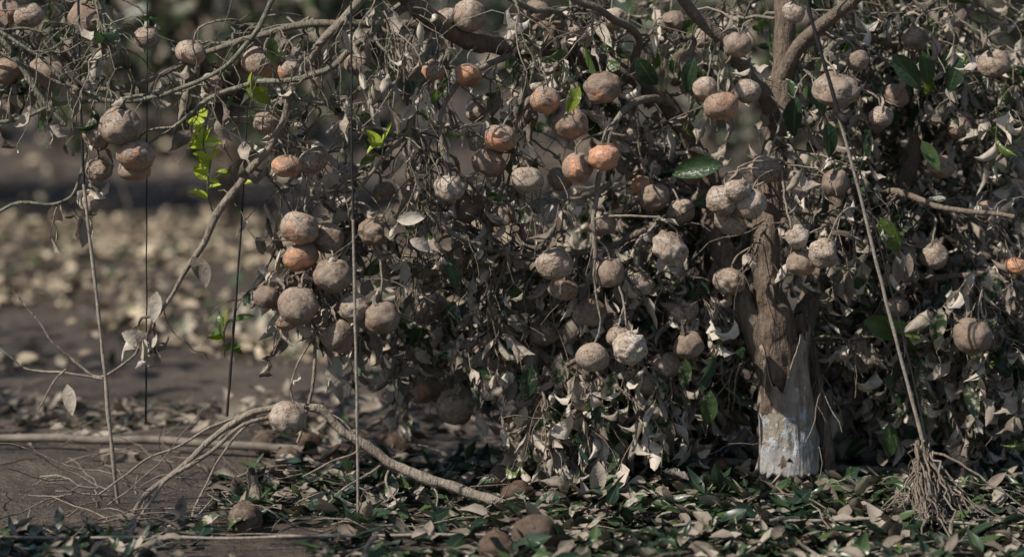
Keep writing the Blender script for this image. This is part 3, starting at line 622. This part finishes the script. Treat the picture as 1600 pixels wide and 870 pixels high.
# ------------------------------------------------------------------ neighbouring trees and rows behind
def bgtree(x,y,rad,h,n,zlo,mud,lsz=(.07,.11),thr=-.02,nfruit=20,skip=None):
    e=empty('citrus_tree'); T=Tubes(); L=Leaves()
    zb=gh(x,y)-.02
    Q=smoothline([(x,y,zb,.07),(x+.03,y,.25,.055),(x,y+.02,.5,.05)],5); T.add(Q[:,:3],Q[:,3],9,(.7,0,0,0),.1)
    for k in range(9):
        a=k*2.4; d=rad*.75; P=[(x,y+.02,.42,.035),(x+math.cos(a)*d*.35,y+math.sin(a)*d*.35,.42+h*.28,.026),(x+math.cos(a)*d*.8,y+math.sin(a)*d*.8,.42+h*.42*(1+.4*math.sin(k*1.7)),.012),(x+math.cos(a)*d,y+math.sin(a)*d,.3+h*.4*(1+.6*math.sin(k*2.2)),.005)]
        Q=smoothline(P,6); T.add(Q[:,:3],Q[:,3],6,(.7,0,0,0),.1)
    for k in range(60):
        a=rng.uniform(0,6.28); d=rad*rng.uniform(.3,1); z=rng.uniform(zlo+.15,h)
        p=np.array([x+math.cos(a)*d,y+math.sin(a)*d,z])
        P=grow(p,rng.normal(0,1,3),rng.uniform(.3,.6),.002,.3,8,.2); P=P[P[:,2]>.05]
        if len(P)>3: T.add(P,.003,4,(.3,0,0,0))
    T.build('trunk_and_limbs',BARK,e)
    crown(L,x,y,(zlo+h)/2,rad,rad,(h-zlo)/2,n,mud,thr,lsz,'SIMP')
    L.build('leaves',LEAFB,e)
    FV=[];FF=[];FC=[];nn=0
    for k in range(nfruit):
        a=rng.uniform(0,6.28); d=rad*rng.uniform(.5,.98); z=rng.uniform(zlo,h*.7); p=np.array([x+math.cos(a)*d,y+math.sin(a)*d,z])
        FV.append(IV4[:]*np.array([.034,.034,.029])+p); FF.append(IF4+nn); nn+=len(IV4); FC.append(np.tile([rng.choice([.6,.9,1.]),rng.random(),.5,1],(len(IV4),1)))
    if FV: newmesh('fruit',np.vstack(FV),np.vstack(FF),FR,e,np.vstack(FC))
bgtree(-3.4,.6,1.35,2.5,1900,.35,.45,thr=.06)
bgtree(-2.3,-2.5,1.3,2.5,1700,.7,.4,(.08,.13),thr=.05,nfruit=8)   # unseen tree, added to cast shade on the front ground
bgtree(3.9,.3,1.4,2.2,1400,.3,.45)
for x,n in ((-5.6,1800),(-3.1,3400),(-1.35,3400),(1.55,3000),(3.8,2200),(6.3,1500)):
    bgtree(x+rng.normal(0,.1),6.9+rng.normal(0,.2),1.25,2.3,n,.12,.42,(.08,.13))
for x in np.arange(-7,8,2.5):
    bgtree(x,12.5+rng.normal(0,.2),1.4,2.4,1300,.2,.35,(.12,.2),nfruit=0)
far=Leaves()
for i in range(7000):
    x=rng.uniform(-30,30); y=rng.uniform(19,24); z=abs(rng.normal(0,1.1))+.1
    far.add(np.array([x,y,z]),rng.normal(0,1,3),rng.normal(0,1,3),rng.uniform(.3,.5),rng.random()*.8,.3,'SIMP')
far.build('distant_orchard',LEAFB)
# ------------------------------------------------------------------ light, world, camera
sd=nrm([-.56,-.38,.73])   # towards the sun
el=math.asin(sd[2]); 
w=bpy.data.worlds.new('World'); S.world=w; w.use_nodes=True; nt=w.node_tree; bg=nt.nodes['Background']; sky=nt.nodes.new('ShaderNodeTexSky'); sky.sky_type='NISHITA'; sky.sun_disc=False
sky.sun_elevation=el; sky.sun_rotation=math.atan2(sd[0],sd[1]); nt.links.new(sky.outputs[0],bg.inputs[0]); bg.inputs[1].default_value=.092
ld=bpy.data.lights.new('sun','SUN'); ld.energy=5; ld.angle=math.radians(.5); ld.color=(1,.93,.83); lo=bpy.data.objects.new('sun',ld); S.collection.objects.link(lo)
lo.rotation_euler=Vector(-sd).to_track_quat('-Z','Y').to_euler()
cd=bpy.data.cameras.new('camera'); cam=bpy.data.objects.new('camera',cd); S.collection.objects.link(cam); cam.location=(0,CAMY,CAMZ)
cam.rotation_euler=(math.radians(90)-TH,0,0); cd.lens=99; cd.sensor_width=36; cd.clip_end=1500; cd.clip_start=.1
cd.dof.use_dof=True; cd.dof.focus_distance=5.35; cd.dof.aperture_fstop=2.2
S.camera=cam
S.view_settings.view_transform='Standard'; S.view_settings.look='None'; S.view_settings.exposure=0
